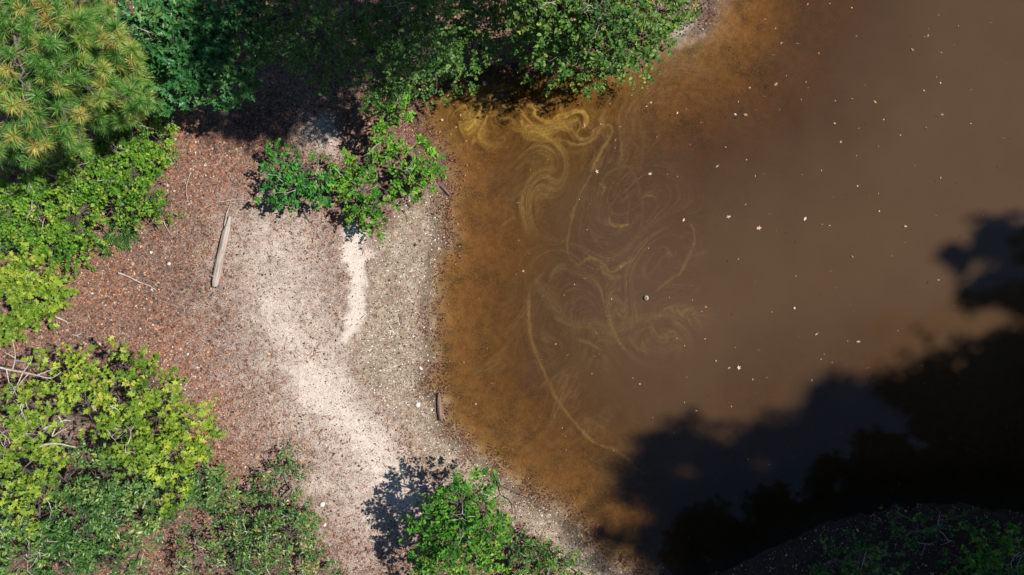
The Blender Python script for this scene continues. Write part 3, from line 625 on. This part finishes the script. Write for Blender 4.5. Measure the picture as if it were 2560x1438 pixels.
# --- the pine: whorls of branches ending in long needle tufts
NEED = leaf_mat('pine_needles', [(0, (.035, .14, .03)), (.3, (.11, .31, .055)), (.5, (.27, .45, .085)), (.68, (.48, .48, .12)), (.84, (.68, .43, .14)), (1, (.5, .22, .08))], .3, .4, .5)
PINE_OUT = np.array([(-400, -300), (270, -300), (285, 40), (345, 120), (402, 190), (398, 300), (320, 320), (225, 345), (215, 400), (90, 418), (-60, 420), (-400, 420)], float)
def pine():
    b = W(90, 150, 4.6); b[2] = 0.4
    root = obj('pine_tree', None, loc=tuple(b)); tag(root, 'tall pine with long needle tufts in the top left corner', 'tree')
    T = Tubes(); tr = bend(b - [0, 0, .3], b + [0.05, -.05, 4.9], 12, .006); T.add(tr - b, np.linspace(.14, .03, 12), 10)
    obj('trunk', T.mesh('trunk'), BARKD, root)
    B = Tubes(); E = []; A = []
    def ok(e):
        f = 100 * H / (H - e[2]); q = np.array([[1280 + e[0] * f, 719 - e[1] * f]]) + rng.normal(0, 11, (1, 2))
        return inside(q[:, 0], q[:, 1], PINE_OUT - [14, 20])[0] and not any(math.hypot(q[0, 0] - a, q[0, 1] - c) < r for a, c, r in HOLES)
    HOLES = [(118, 285, 34), (45, 88, 24), (150, 128, 15), (215, 240, 15), (285, 172, 16), (20, 300, 22), (250, 95, 15), (330, 255, 13), (130, 375, 13), (60, 200, 14)]
    for z in np.arange(2.5, 5.3, .2):
        rad = 2.75 * math.sqrt(max(0.03, 1 - (max(z - 2.9, 0) / 2.5) ** 2))
        k = 10; a0 = rng.uniform(0, 6.28)
        for i in range(k):
            a = a0 + i * 2 * math.pi / k + rng.normal(0, .15); r = rad * rng.uniform(.6, 1.1)
            s_ = b + [0, 0, z - .4]
            for sc_ in (1, .85, .7, .55, .4):
                e = s_ + np.array([math.cos(a) * r * sc_, math.sin(a) * r * sc_, r * sc_ * rng.uniform(.1, .35)])
                if ok(e): break
            else: continue
            P = bend(s_, e, 7, .03, -.10 * r); B.add(P - b, np.linspace(.03, .010, 7), 5)
            E.append(e); A.append(norm(P[-1] - P[-3] + [0, 0, .4]))
            for j in range(7):
                q = P[int(rng.uniform(.3, .98) * 6)]
                dv = norm(norm(e - s_) * .7 + rng.normal(0, .6, 3) + [0, 0, .35]); q2 = q + dv * rng.uniform(.2, .55)
                if not ok(q2): continue
                B.add(bend(q, q2, 4, .05) - b, np.linspace(.012, .007, 4), 4); E.append(q2); A.append(norm(dv + [0, 0, .45]))
    obj('branches', B.mesh('branches'), BARK, root)
    E = np.array(E); A = np.array(A)
    n = 140; m = len(E); i = np.repeat(np.arange(m), n)
    X1 = norm(np.cross(A, [0.3, .2, 1.0])); Y1 = np.cross(A, X1)
    th = rng.uniform(0, 6.283, m * n); ph = np.radians(rng.uniform(8, 105, m * n))
    Dn = norm(np.cos(ph)[:, None] * A[i] + np.sin(ph)[:, None] * (np.cos(th)[:, None] * X1[i] + np.sin(th)[:, None] * Y1[i]))
    L = rng.uniform(.15, .26, m * n) * rng.uniform(.75, 1.15, m)[i]
    back = rng.uniform(0, .14, m * n) * (ph / 1.8)
    P0 = E[i] - A[i] * back[:, None]
    S = norm(np.cross(Dn, rng.normal(size=(m * n, 3)))) * 0.0031
    mid = P0 + Dn * (L * .55)[:, None]; tip = P0 + Dn * L[:, None] - np.array([0, 0, 1.]) * (.12 * L)[:, None]
    V = np.stack([P0 - S, P0 + S, mid + S, mid - S, tip], 1)
    base = (np.arange(m * n) * 5)[:, None]
    old = np.where(rng.uniform(size=m) < .30, rng.uniform(.2, .45, m), 0)
    rn = np.clip(rng.normal(.25, .17, m * n) + old[i] + np.where(back > .09, .25, 0), 0, 1)
    obj('needles', new_mesh('needles', (V - b).reshape(-1, 3), [base + np.array([[0, 1, 2, 3]]), base + np.array([[3, 2, 4]])], {'rnd': np.repeat(rn, 5)}), NEED, root)
    print('tufts', m)
pine()

# --- tall trees past the right edge: seen in the photo as shade and mirror image on the water
def far_tree(i, x, y, h, r, n=6500, leaf=.26, lo=.42, name='bank_tree', lab='tall leafy tree past the right edge, seen as shade and mirror image on the pond', grp='tall trees on the far right bank', lm=None):
    z0 = float(max(gz(np.array([x]), np.array([y]))[0], 0.05)) if x < 39 else .4
    b = np.array([x, y, z0])
    root = obj(name, None, loc=tuple(b))
    tag(root, lab, 'tree', grp)
    T = Tubes(); top = b + [rng.normal(0, .4), rng.normal(0, .4), h * .9]; P_ = bend(b - [0, 0, .2], top, 9, .01); T.add(P_ - b, np.linspace(.24, .06, 9), 9)
    obj('trunk', T.mesh('trunk'), BARKD, root)
    B = Tubes(); Pl = []
    nl = 34
    for k in range(nl):
        f = rng.uniform(lo, 1.0); a = rng.uniform(0, 6.28)
        rr = r * math.sqrt(max(.06, 1 - ((f - (lo + 1) / 2) / ((1 - lo) * .58)) ** 2)) * rng.uniform(.5, 1)
        c = b + np.array([math.cos(a) * rr, math.sin(a) * rr, h * f])
        s = P_[min(8, int(max(f - .12, .1) * 8.8))]; B.add(bend(s, c, 6, .05) - b, np.linspace(.07, .02, 6), 5)
        m = n // nl; R = r * rng.uniform(.22, .45)
        Pl.append(c + norm(rng.normal(size=(m, 3))) * R * rng.uniform(.2, 1.1, (m, 1)) * np.array([1, 1, .7]))
    obj('branches', B.mesh('branches'), BARKD, root)
    P = np.vstack(Pl); m = len(P)
    obj('crown', leaf_mesh('crown', P - b, rng.normal(size=(m, 3)), norm(rng.normal(0, .7, (m, 3)) + [0, 0, .8]), leaf * rng.uniform(.6, 1.2, m), 'diamond', rng.uniform(size=m), 1.5), DARKT, root)
ROW = [(21.9, -5.0), (22.6, -3.8), (24.0, -3.4), (25.2, -2.8), (26.4, -2.4), (27.6, -1.9), (28.8, -1.6), (30.0, -1.2), (31.2, -.8), (32.4, -.4)]
TALL = [(x, y, 23.5 + (i * 7 % 4) * .5, 1.75 + (i * 5 % 3) * .25) for i, (x, y) in enumerate(ROW)] + [(x + 1.7, y - 1.6, 23 + (i * 3 % 4) * .5, 2.1) for i, (x, y) in enumerate(ROW[::2])] + [(x + 3.4, y - 3.0, 22.5, 2.6) for x, y in ROW[1::2]]
LOW = [(19.0, -3.3, 13.0, 1.9), (22.0, -3.6, 14.5, 2.2), (18.0, -5.0, 11.5, 1.9), (20.0, -6.8, 14, 2.6), (15.2, -7.3, 12.0, 1.7), (13.0, -8.0, 11.0, 1.7), (10.2, -9.4, 9.5, 1.8), (7.2, -9.4, 8.5, 1.6), (24, -8, 19, 3.2), (28.5, -7, 20, 3.3), (19, -10, 16, 3.0), (16, -11, 15, 2.6), (23.5, -5.8, 15, 2.6)]
far_tree(0, 30.3, 2.4, 24, 1.15, 4200, .24, .82)
for i, (x, y, h, r) in enumerate(TALL): far_tree(i, x, y, h, r, lo=.58)
for i, (x, y, h, r) in enumerate(LOW):
    far_tree(i, x, y, h, r)
# and three whose shade falls across the oak and the soil at the top
for x, y, h, r in [(1.6, 6.05, 11.5, 1.9), (0.5, 6.0, 11.2, 1.5), (3.0, 7.7, 12.5, 1.9)]:
    far_tree(0, x, y, h, r, 2900 if x > 1 and y < 7 else 2800 if y < 7 else 700, .17, .66, 'shade_tree', 'tall tree past the top edge, seen only by its dappled shade over the oak', 'tall trees past the top edge')

# ------------------------------------------------------------------ driftwood, sticks, stones
LOGM = wood_mat('driftwood_grey', (.12, .09, .07), (.37, .31, .265), (.50, .44, .39), (1.6, 34, 34))
LOGD = wood_mat('wet_wood', (.05, .032, .024), (.18, .115, .085), (.36, .26, .20), (2, 30, 30))
def log(name, label, a, b, r, material, ends=(0, 0), flat=.85, parts=(), cat='log'):
    """tapered weathered log from pixel a to pixel b; ends = ragged taper length at either end (m)"""
    A = G(*a); B_ = G(*b); dv = B_ - A; L = float(np.linalg.norm(dv[:2])); ang = math.atan2(dv[1], dv[0])
    nx, k = 44, 22
    t = np.linspace(0, 1, nx); an = np.arange(k) / k * 2 * np.pi
    tt, aa = np.meshgrid(t, an, indexing='ij')
    R = r * (1 - .12 * np.abs(tt - .35)) * (1 + .10 * (fbm(tt * 9 + 3, np.cos(aa) * 1.5 + 5, int(r * 1e4), 3) - .5) * 2 + .08 * (fbm(tt * 2.2, np.sin(aa) * 3 + np.cos(aa) * 2 + 9, 77, 3) - .5) * 2)
    jag = fbm(np.cos(aa) * 2.5 + 7, np.sin(aa) * 2.5 + 3, int(r * 7e3) + 5, 3)
    xx = tt * L
    if ends[0]: xx = np.where(tt < .12, xx + (1 - tt / .12) * ends[0] * (jag - .2) * 1.6, xx); R = R * np.where(tt < .10, .72 + .28 * tt / .10, 1)
    if ends[1]: xx = np.where(tt > .80, xx - (tt - .8) / .2 * ends[1] * np.clip(jag - .1 + .7 * np.sin(aa + 2.2), 0, 1.4), xx); R = R * np.where(tt > .80, 1 - .45 * (tt - .8) / .2, 1)
    sag = .008 * np.sin(tt * 5)
    V = np.stack([xx, R * np.cos(aa) + sag, R * flat * np.sin(aa) + r * flat * .82], -1).reshape(-1, 3)
    V = np.vstack([V, [[ends[0] * .5, 0, r * .6], [L - ends[1] * .7, 0, r * .6]]])
    i = np.arange(nx - 1)[:, None] * k; j = np.arange(k)[None]; j2 = (j + 1) % k
    F = np.stack([i + j, i + j2, i + k + j2, i + k + j], -1).reshape(-1, 4)
    jj = np.arange(k); e = (nx - 1) * k
    F3 = np.vstack([np.stack([np.full(k, nx * k), (jj + 1) % k, jj], -1), np.stack([np.full(k, nx * k + 1), e + jj, e + (jj + 1) % k], -1)])
    o = obj(name, new_mesh(name, V, [F, F3], None, True), material, loc=tuple(A)); o.rotation_euler[2] = ang
    tag(o, label, cat)
    for nm, pts, r0, fl in parts:         # splinters in the log's own axes
        P = np.array(pts, float); T = Tubes(); T.add(P, np.linspace(r0, r0 * .15, len(P)), 6)
        me = T.mesh(nm); obj(nm, me, material, o)
    return o
log('driftwood_log', 'grey weathered driftwood log with split end lying on leaf litter', (538, 722), (577, 540), .088, LOGM, (.10, .42),
    parts=[('splinter', [(1.55, .06, .05), (1.85, .085, .04), (2.12, .05, .03)], .035, 1), ('splinter', [(.62, .1, .06), (.75, .115, .06), (.52, .16, .03)], .014, 1), ('knot', [(.28, .03, .13), (.31, .05, .2), (.33, .06, .22)], .022, 1)])
log('shore_log', 'short dark wet log lying at the edge of the pond', (1104, 1054), (1096, 982), .062, LOGD, (.08, .04),
    parts=[('splinter', [(.16, -.05, .05), (.06, -.085, .04), (-.03, -.10, .03)], .025, 1)])
log('fallen_branch', 'dark brown broken branch poking into the water under the right shrub', (1098, 462), (1128, 490), .03, LOGD, (.02, .06), cat='branch')
log('shaded_log', 'dark rotten log half hidden in the bottom left shrubs', (330, 1342), (385, 1326), .07, LOGD, (.05, .08))

def stick(label, pts, r, material=DEAD, name='stick', twigs=(), lift=.03, cat='stick', z0=None, group=None):
    Pp = catmull(pts, 4); P = np.array([(G(*q) if z0 is None else W(q[0], q[1], z0)) for q in Pp]); P[:, 2] += lift + r + .03 * fbm(np.arange(len(P)) * .7, np.zeros(len(P)), len(pts) + int(P[0][0] * 50) % 90)
    b = P[0].copy(); T = Tubes(); T.add(P - b, np.linspace(r, r * .4, len(P)), 6)
    o = obj(name, T.mesh(name), material, loc=tuple(b)); tag(o, label, cat, group)
    for tw in twigs:
        Q = np.array([(G(*q) if z0 is None else W(q[0], q[1], z0)) for q in catmull(tw, 3)]); Q[:, 2] += lift + r + .02
        TT = Tubes(); TT.add(Q - b, np.linspace(r * .6, r * .25, len(Q)), 5); obj('twig', TT.mesh('twig'), material, o)
    return o
stick('long pale crooked branch lying on rusty litter below the thicket', [(300, 682), (325, 692), (350, 705), (375, 714), (394, 727)], .022, cat='branch', name='branch')
stick('thin grey stick curving down the litter above the driftwood log', [(480, 432), (472, 455), (468, 475), (472, 505)], .013)
stick('thin arched twig across the tip of the driftwood log', [(542, 507), (570, 503), (598, 499), (625, 503), (640, 508)], .012)
stick('dark fallen branch running through dappled shade below the oak', [(545, 235), (580, 255), (615, 285), (640, 305)], .03, BARKD, 'branch', cat='branch')
stick('short bleached stick near the maple sapling', [(144, 792), (160, 799), (178, 808)], .025)
stick('pale forked twig on the litter above the maple', [(184, 836), (195, 838), (207, 834)], .015, twigs=[[(195, 838), (200, 842), (206, 845)]])
stick('small pale stick beside the white stone on the litter', [(443, 660), (452, 657), (460, 651)], .010)
stick('white broken stick at the bottom among thin shrubs', [(551, 1407), (572, 1403), (600, 1396)], .035, lift=.15)
stick('thin curved stick on bare soil under the thicket tip', [(413, 556), (420, 572), (432, 590)], .010)
stick('short brown stick lying below the shrub row on sand', [(763, 532), (772, 548), (778, 558)], .013, BARK)
stick('brown stick on damp sand right of the yellowish shrub', [(1010, 525), (1016, 538), (1022, 549)], .014, BARKD)
stick('small dark twig on the damp sand halfway down the beach', [(1001, 785), (1003, 797), (1006, 812)], .012, BARKD)
stick('small stick on litter near the lower end of the driftwood log', [(437, 728), (448, 728), (457, 730)], .010)
stick('bare grey branch with many twigs on the left edge over the maple', [(-10, 915), (30, 925), (60, 930), (95, 938), (130, 945), (155, 930)], .022, DEAD, 'bare_branch',
      [[(35, 925), (42, 890), (35, 850)], [(42, 895), (15, 880)], [(42, 900), (70, 905)], [(60, 932), (45, 965), (28, 985), (20, 1010)], [(60, 932), (80, 905), (84, 890)], [(45, 965), (10, 975)], [(75, 934), (52, 960), (25, 1000)], [(95, 938), (130, 925), (150, 918)], [(20, 925), (25, 950), (32, 985)]], cat='branch', z0=3.2, lift=0)
stick('bare white forked twig sticking out right of the maple crown', [(390, 1015), (405, 1005), (440, 985), (465, 965), (485, 935)], .014, DEAD, 'bare_branch', [[(452, 975), (468, 985), (476, 990)], [(465, 965), (470, 950), (466, 940)], [(405, 1005), (398, 995)], [(440, 985), (452, 990)]], cat='branch', z0=2.0, lift=0)
stick('curled grey dead branch in a gap of the maple crown', [(115, 1070), (140, 1060), (165, 1050), (180, 1052)], .03, DEAD, 'bare_branch', [[(150, 1056), (140, 1075), (135, 1090), (150, 1080), (175, 1068)], [(150, 1040), (160, 1055)]], cat='branch', z0=3.3, lift=0)
stick('stout grey dead limb below the curled branch in the maple gap', [(100, 1115), (130, 1108), (160, 1110), (190, 1117)], .03, DEAD, 'bare_branch', cat='branch', z0=3.3, lift=0)
stick('short grey twigs crossing in the middle of the maple crown', [(278, 1015), (290, 1020), (300, 1028)], .014, DEAD, 'bare_branch', [[(282, 1022), (296, 1014)]], cat='branch', z0=3.4, lift=0)
stick('dark spindly dead branch on litter above the maple crown', [(262, 862), (280, 880), (295, 893), (293, 915)], .014, BARKD, 'dead_branch', [[(280, 880), (272, 905)], [(295, 893), (315, 895), (345, 897)], [(280, 880), (300, 860), (312, 838)], [(262, 862), (250, 850)]], cat='branch', lift=.2)
stick('tangle of bare twigs on mud at the waterline beside the bottom shrub', [(1240, 1185), (1252, 1210), (1258, 1235), (1280, 1250), (1288, 1270), (1290, 1285)], .016, BARK, 'dead_branch', [[(1258, 1235), (1240, 1250), (1228, 1256)], [(1280, 1250), (1294, 1246)], [(1252, 1210), (1290, 1228), (1340, 1250), (1345, 1262)]], cat='branch', lift=.08)
stick('grey fallen stick with a fork in the bottom left shrubs', [(370, 1400), (372, 1385), (378, 1370)], .02, DEAD, twigs=[[(371, 1395), (385, 1405)]], lift=.3)
stick('pale crossing stick over the rotten log', [(345, 1332), (360, 1342), (382, 1330)], .012, DEAD, lift=.15)

STONE = wood_mat('pale_stone', (.42, .38, .33), (.62, .58, .53), (.78, .75, .70), (9, 9, 9))
def stone(label, a, r, sq=.55, name='stone'):
    p = G(*a); n1, n2 = 5, 8; r = r * .8
    th = np.linspace(0.15, math.pi - .15, n1); ph = np.arange(n2) / n2 * 2 * np.pi
    tt, pp = np.meshgrid(th, ph, indexing='ij'); s = rng.integers(1, 999)
    R = r * (.45 + 1.1 * fbm(np.cos(pp) * np.sin(tt) * 1.3 + s, np.sin(pp) * np.sin(tt) * 1.3 + np.cos(tt), int(s), 2))
    V = np.stack([R * np.sin(tt) * np.cos(pp) * 1.15, R * np.sin(tt) * np.sin(pp), R * np.cos(tt) * sq + r * sq * .4], -1).reshape(-1, 3)
    V = np.vstack([V, [[0, 0, R[0].mean() * sq + r * sq * .4], [0, 0, -R[-1].mean() * sq + r * sq * .4]]])
    i = np.arange(n1 - 1)[:, None] * n2; j = np.arange(n2)[None]; j2 = (j + 1) % n2
    F = np.stack([i + j, i + n2 + j, i + n2 + j2, i + j2], -1).reshape(-1, 4); jj = np.arange(n2); e = (n1 - 1) * n2
    F3 = np.vstack([np.stack([np.full(n2, n1 * n2), jj, (jj + 1) % n2], -1), np.stack([np.full(n2, n1 * n2 + 1), e + (jj + 1) % n2, e + jj], -1)])
    o = obj(name, new_mesh(name, V, [F, F3], None, False), STONE, loc=tuple(p)); o.rotation_euler[2] = rng.uniform(0, 6)
    tag(o, label, 'stone')
stone('white angular stone on damp sand left of the short wet log', (1045, 1013), .075)
stone('small white stone on litter between thicket and driftwood log', (422, 660), .05)
stone('tiny white stone on red litter left of the sand', (470, 886), .04)
stone('white stone at the edge of the thin bottom shrub', (806, 1262), .075)
stone('pale stone near the waterline above the short wet log', (1052, 921), .06)
stone('pale stone on the litter just below the thicket corner', (378, 632), .05)
stone('white stone low on the sand beside the thin shrub', (812, 1312), .05)

# ------------------------------------------------------------------ floating things
FLOATL = leaf_mat('floating_leaf', [(0, (.30, .11, .05)), (.4, (.45, .24, .15)), (.75, (.56, .38, .28)), (1, (.62, .52, .44))], .1, .6, .2)
FL = [(2019, 11), (2129, 20), (2074, 9), (2347, 38), (1912, 48), (1939, 71), (2321, 72), (2320, 89), (2141, 91), (1953, 109), (2385, 113), (2280, 125), (2353, 132), (2047, 134), (1965, 190), (1939, 212), (2015, 205), (2020, 220), (1874, 220), (2162, 213), (2351, 208), (2310, 227), (1846, 255), (2003, 249), (2130, 247), (2187, 255), (2088, 252), (1864, 287), (1838, 286), (1949, 274), (2209, 299), (2356, 287), (2315, 319), (2147, 321), (2087, 309), (2251, 338), (2102, 356), (1814, 369), (1866, 400), (1793, 416), (1888, 440), (2053, 427), (2005, 437), (2141, 390), (2196, 366), (2287, 414), (2351, 445), (2144, 465), (2195, 484), (2172, 492), (1864, 511), (1820, 543), (2012, 548), (2197, 528), (1898, 570), (1941, 576), (2055, 561), (2074, 564), (2264, 566), (2458, 539), (2426, 309), (2341, 193), (2396, 65),
      (1210, 207), (1257, 242), (1363, 279), (1445, 259), (1525, 260), (1152, 289), (1158, 298), (1166, 353), (1269, 369), (1369, 400), (1461, 314), (1502, 311), (1453, 347), (1550, 317), (1538, 351), (1538, 370), (1523, 406), (1492, 428), (1449, 499), (1627, 257), (1617, 266), (1642, 343), (1693, 283), (1716, 273), (1725, 362), (1626, 435), (1668, 436), (1693, 442), (1468, 574), (1621, 621), (1709, 549), (1297, 601), (1323, 634), (1308, 677), (1290, 686), (1552, 667), (1529, 748), (1673, 744), (1731, 750), (1733, 770), (1765, 768), (1754, 779), (1436, 711), (1410, 738), (1649, 790), (1762, 847), (1711, 865), (1692, 846), (1487, 891), (1499, 885), (1582, 945), (1717, 943), (1790, 902), (1822, 920), (1838, 869), (1741, 1027), (1711, 1006), (1632, 1044), (1685, 1081), (1828, 1016), (1218, 871), (1414, 1091), (1406, 1070), (1534, 1126), (1415, 1125), (1116, 731), (1150, 617), (1480, 934), (1846, 918), (1881, 949), (2052, 898), (2060, 886), (2080, 906), (2119, 853), (2145, 854), (2244, 827), (2041, 835), (2029, 950), (2103, 1080), (1870, 1149), (1917, 944), (2130, 642), (2230, 640), (2346, 700), (1930, 780), (1985, 770), (1845, 648), (1990, 690), (1600, 960), (1390, 860), (2480, 620), (2090, 720), (1120, 240), (1135, 262), (1105, 300), (1140, 318), (1128, 335), (1112, 262), (1165, 270), (1100, 330), (1145, 560), (1150, 640), (1122, 760), (1160, 905), (1190, 1010)]
BIG = {(1820, 543), (1864, 287), (1898, 570), (1846, 918), (2187, 255), (1461, 314), (1492, 428), (1742, 1027), (1939, 212), (1793, 416), (1866, 511), (1210, 207), (2145, 854), (2012, 548)}
protos = []
for kname in ('oval', 'maple', 'oak', 'diamond'):
    for v in range(5):
        me = leaf_mesh('floating_leaf', np.zeros((1, 3)), np.array([[1., 0, 0]]), np.array([[0, 0, 1.]]), 1.0, kname, np.array([rng.uniform(.1, 1)]), 1.0)
        co = np.array([q.co[:] for q in me.vertices]); co[:, 0] -= .5; co[:, 2] = .12 + .5 * co[:, 1] ** 2 + rng.normal(0, .03, len(co)); me.vertices.foreach_set('co', co.astype(np.float32).ravel())
        me.materials.append(FLOATL); protos.append((kname, me))
for q in FL:
    kn, me = protos[rng.integers(0, len(protos))]
    p = W(q[0], q[1], 0.0); o = obj('floating_leaf', me); o.location = (p[0], p[1], .004)
    s = rng.uniform(.10, .14) if q in BIG else float(np.clip(.045 * math.exp(rng.normal(0, .38)), .025, .10))
    o.scale = (s, s * rng.uniform(.6, 1.1), s * rng.uniform(.6, 1.2)); o.rotation_euler = (rng.normal(0, .15), rng.normal(0, .15), rng.uniform(0, 6.28))
    if q == (1820, 543): lab, gp = 'ragged pale leaf clump, largest of those floating mid pond', None
    elif q in BIG: lab, gp = 'larger pinkish dry leaf floating on the pond', 'larger leaves floating on the pond'
    else: lab, gp = 'small dry leaf floating on the brown pond', 'small leaves floating on the pond'
    tag(o, lab, 'leaf', gp)
# the pale round float
b = W(1615, 745, 0); T = Tubes(); zz = np.linspace(-.05, .075, 9); rr = np.sqrt(np.maximum(.065 ** 2 - (zz - .012) ** 2, 1e-5)); T.add(np.stack([zz * 0, zz * 0, zz], -1), rr, 18)
flm, t_, new, link = mat('float_plastic'); p_ = new('ShaderNodeBsdfPrincipled'); p_.inputs['Roughness'].default_value = .3; tc = new('ShaderNodeTexCoord'); nn = noise(new, link, tc.outputs['Object'], 14, 3)
rc = ramp(new, [(.35, (.22, .19, .15)), (.65, (.42, .38, .31))]); link(nn.outputs[0], rc.inputs[0]); link(rc.outputs[0], p_.inputs['Base Color']); oo = new('ShaderNodeOutputMaterial'); link(p_.outputs[0], oo.inputs[0])
fl = obj('round_float', T.mesh('round_float'), flm, loc=tuple(b)); tag(fl, 'round grey float bobbing alone in the middle of the pond', 'float')

# ------------------------------------------------------------------ uncountable litter
def scatter(n, box, dens):
    x = rng.uniform(box[0], box[1], n); y = rng.uniform(box[2], box[3], n)
    k = rng.uniform(size=n) < dens(x, y); return x[k], y[k]
def sandv(x, y): return strokes(x + .4 * (fbm(x * .9, y * .9, 31) - .5), y + .4 * (fbm(x * .9, y * .9, 32) - .5), SAND)
def wetv(x, y): return smooth(.12, -.2, sdf(x, y, WET))
LIT = leaf_mat('litter_leaves', [(0, (.045, .026, .02)), (.3, (.13, .06, .04)), (.55, (.30, .11, .055)), (.75, (.46, .24, .13)), (.9, (.52, .38, .28)), (1, (.58, .47, .39))], .05, .7, .2)
BOX = (-13, 13, -7.4, 7.4)
x, y = scatter(380000, BOX, lambda x, y: np.where(shore(x, y) > np.where(x > 3, .0, .15), np.clip(1.0 - 1.0 * sandv(x, y), .22, 1) * (1 - .8 * wetv(x, y)), 0) * (.35 + .65 * fbm(x * 1.5, y * 1.5, 201)))
n = len(x); P = np.stack([x, y, gz(x, y) + rng.uniform(.004, .02, n)], -1)
o = obj('leaf_litter', leaf_mesh('leaf_litter', P, np.concatenate([rng.normal(size=(n, 2)), rng.normal(0, .25, (n, 1))], 1), norm(rng.normal(0, .45, (n, 3)) + [0, 0, 1]), np.clip(.028 * np.exp(rng.normal(0, .5, n)), .012, .10) * (1 - .45 * np.clip(sandv(x, y), 0, 1)), 'diamond', np.clip(rng.uniform(size=n) ** np.where(x > 3, 3.0, 1.25) + .25 * (strokes(x, y, RED) - .3), 0, 1), 1.3), LIT)
tag(o, 'rusty fallen leaves strewn over the bank soil', 'leaf litter', kind='stuff')
x, y = scatter(70000, (-13, 1, -7.4, 7.4), lambda x, y: np.where(shore(x, y) > .3, np.clip(.9 - sandv(x, y), .05, 1) * (1 - wetv(x, y)), 0) * smooth(.35, .7, fbm(x * .8, y * .8, 231)) * .6)
n = len(x); P = np.stack([x, y, gz(x, y) + rng.uniform(.012, .03, n)], -1)
o = obj('needle_litter', leaf_mesh('needle_litter', P, np.concatenate([rng.normal(size=(n, 2)), rng.normal(0, .12, (n, 1))], 1), norm(rng.normal(0, .3, (n, 3)) + [0, 0, 1]), rng.uniform(.08, .22, n), 'narrow', np.clip(rng.uniform(.25, .95, n), 0, 1), .3), LIT)
tag(o, 'dry pine needles matted in drifts over the bank soil', 'needles', kind='stuff')
GRIT = leaf_mat('grit', [(0, (.05, .04, .03)), (.3, (.15, .12, .085)), (.6, (.35, .29, .22)), (.85, (.60, .53, .45)), (1, (.78, .73, .66))], 0, .7, .25)
x, y = scatter(90000, (-6.5, 3.5, -7.2, 3), lambda x, y: np.where(shore(x, y) > -.1, np.clip(wetv(x, y) * .9 + .10 * sandv(x, y), 0, 1), 0) * (.3 + .7 * fbm(x * 2, y * 2, 211)))
n = len(x); P = np.stack([x, y, gz(x, y) + .004], -1)
o = obj('shore_grit', leaf_mesh('shore_grit', P, np.concatenate([rng.normal(size=(n, 2)), rng.normal(0, .2, (n, 1))], 1), norm(rng.normal(0, .5, (n, 3)) + [0, 0, 1]), rng.uniform(.012, .05, n), 'oval', rng.uniform(size=n) ** 1.3, 1.2), GRIT)
tag(o, 'pale grit and shell chips on the damp shore', 'grit', kind='stuff')
x, y = scatter(170000, (-3, 4, -7.2, 5.5), lambda x, y: np.exp(-(shore(x, y) / .32) ** 2) * (.15 + .85 * smooth(.45, .65, fbm(x * 2.5, y * 2.5, 221))))
n = len(x); P = np.stack([x, y, np.maximum(gz(x, y) + .004, .003)], -1)
o = obj('shore_debris', leaf_mesh('shore_debris', P, np.concatenate([rng.normal(size=(n, 2)), rng.normal(0, .2, (n, 1))], 1), norm(rng.normal(0, .5, (n, 3)) + [0, 0, 1]), rng.uniform(.02, .06, n), 'diamond', np.clip(rng.uniform(size=n) ** 2 * .7, 0, 1), 1.0), LIT)
tag(o, 'dark leaf crumbs washed up along the waterline', 'debris', kind='stuff')
x, y = scatter(2600, (-2, 12.8, -7, 7.2), lambda x, y: np.where(shore(x, y) < -.2, .10 + .35 * np.exp(-((x + .8) ** 2 + (y - 3.8) ** 2) / 3), 0))
n = len(x); P = np.stack([x, y, np.full(n, .005)], -1)
o = obj('floating_needles', leaf_mesh('floating_needles', P, np.concatenate([rng.normal(size=(n, 2)), np.zeros((n, 1))], 1), np.tile([0, 0, 1.], (n, 1)), rng.uniform(.03, .18, n), 'narrow', rng.uniform(.0, .6, n), .22), FLOATL)
tag(o, 'scattered pine needles and specks adrift on the pond', 'needles', kind='stuff')
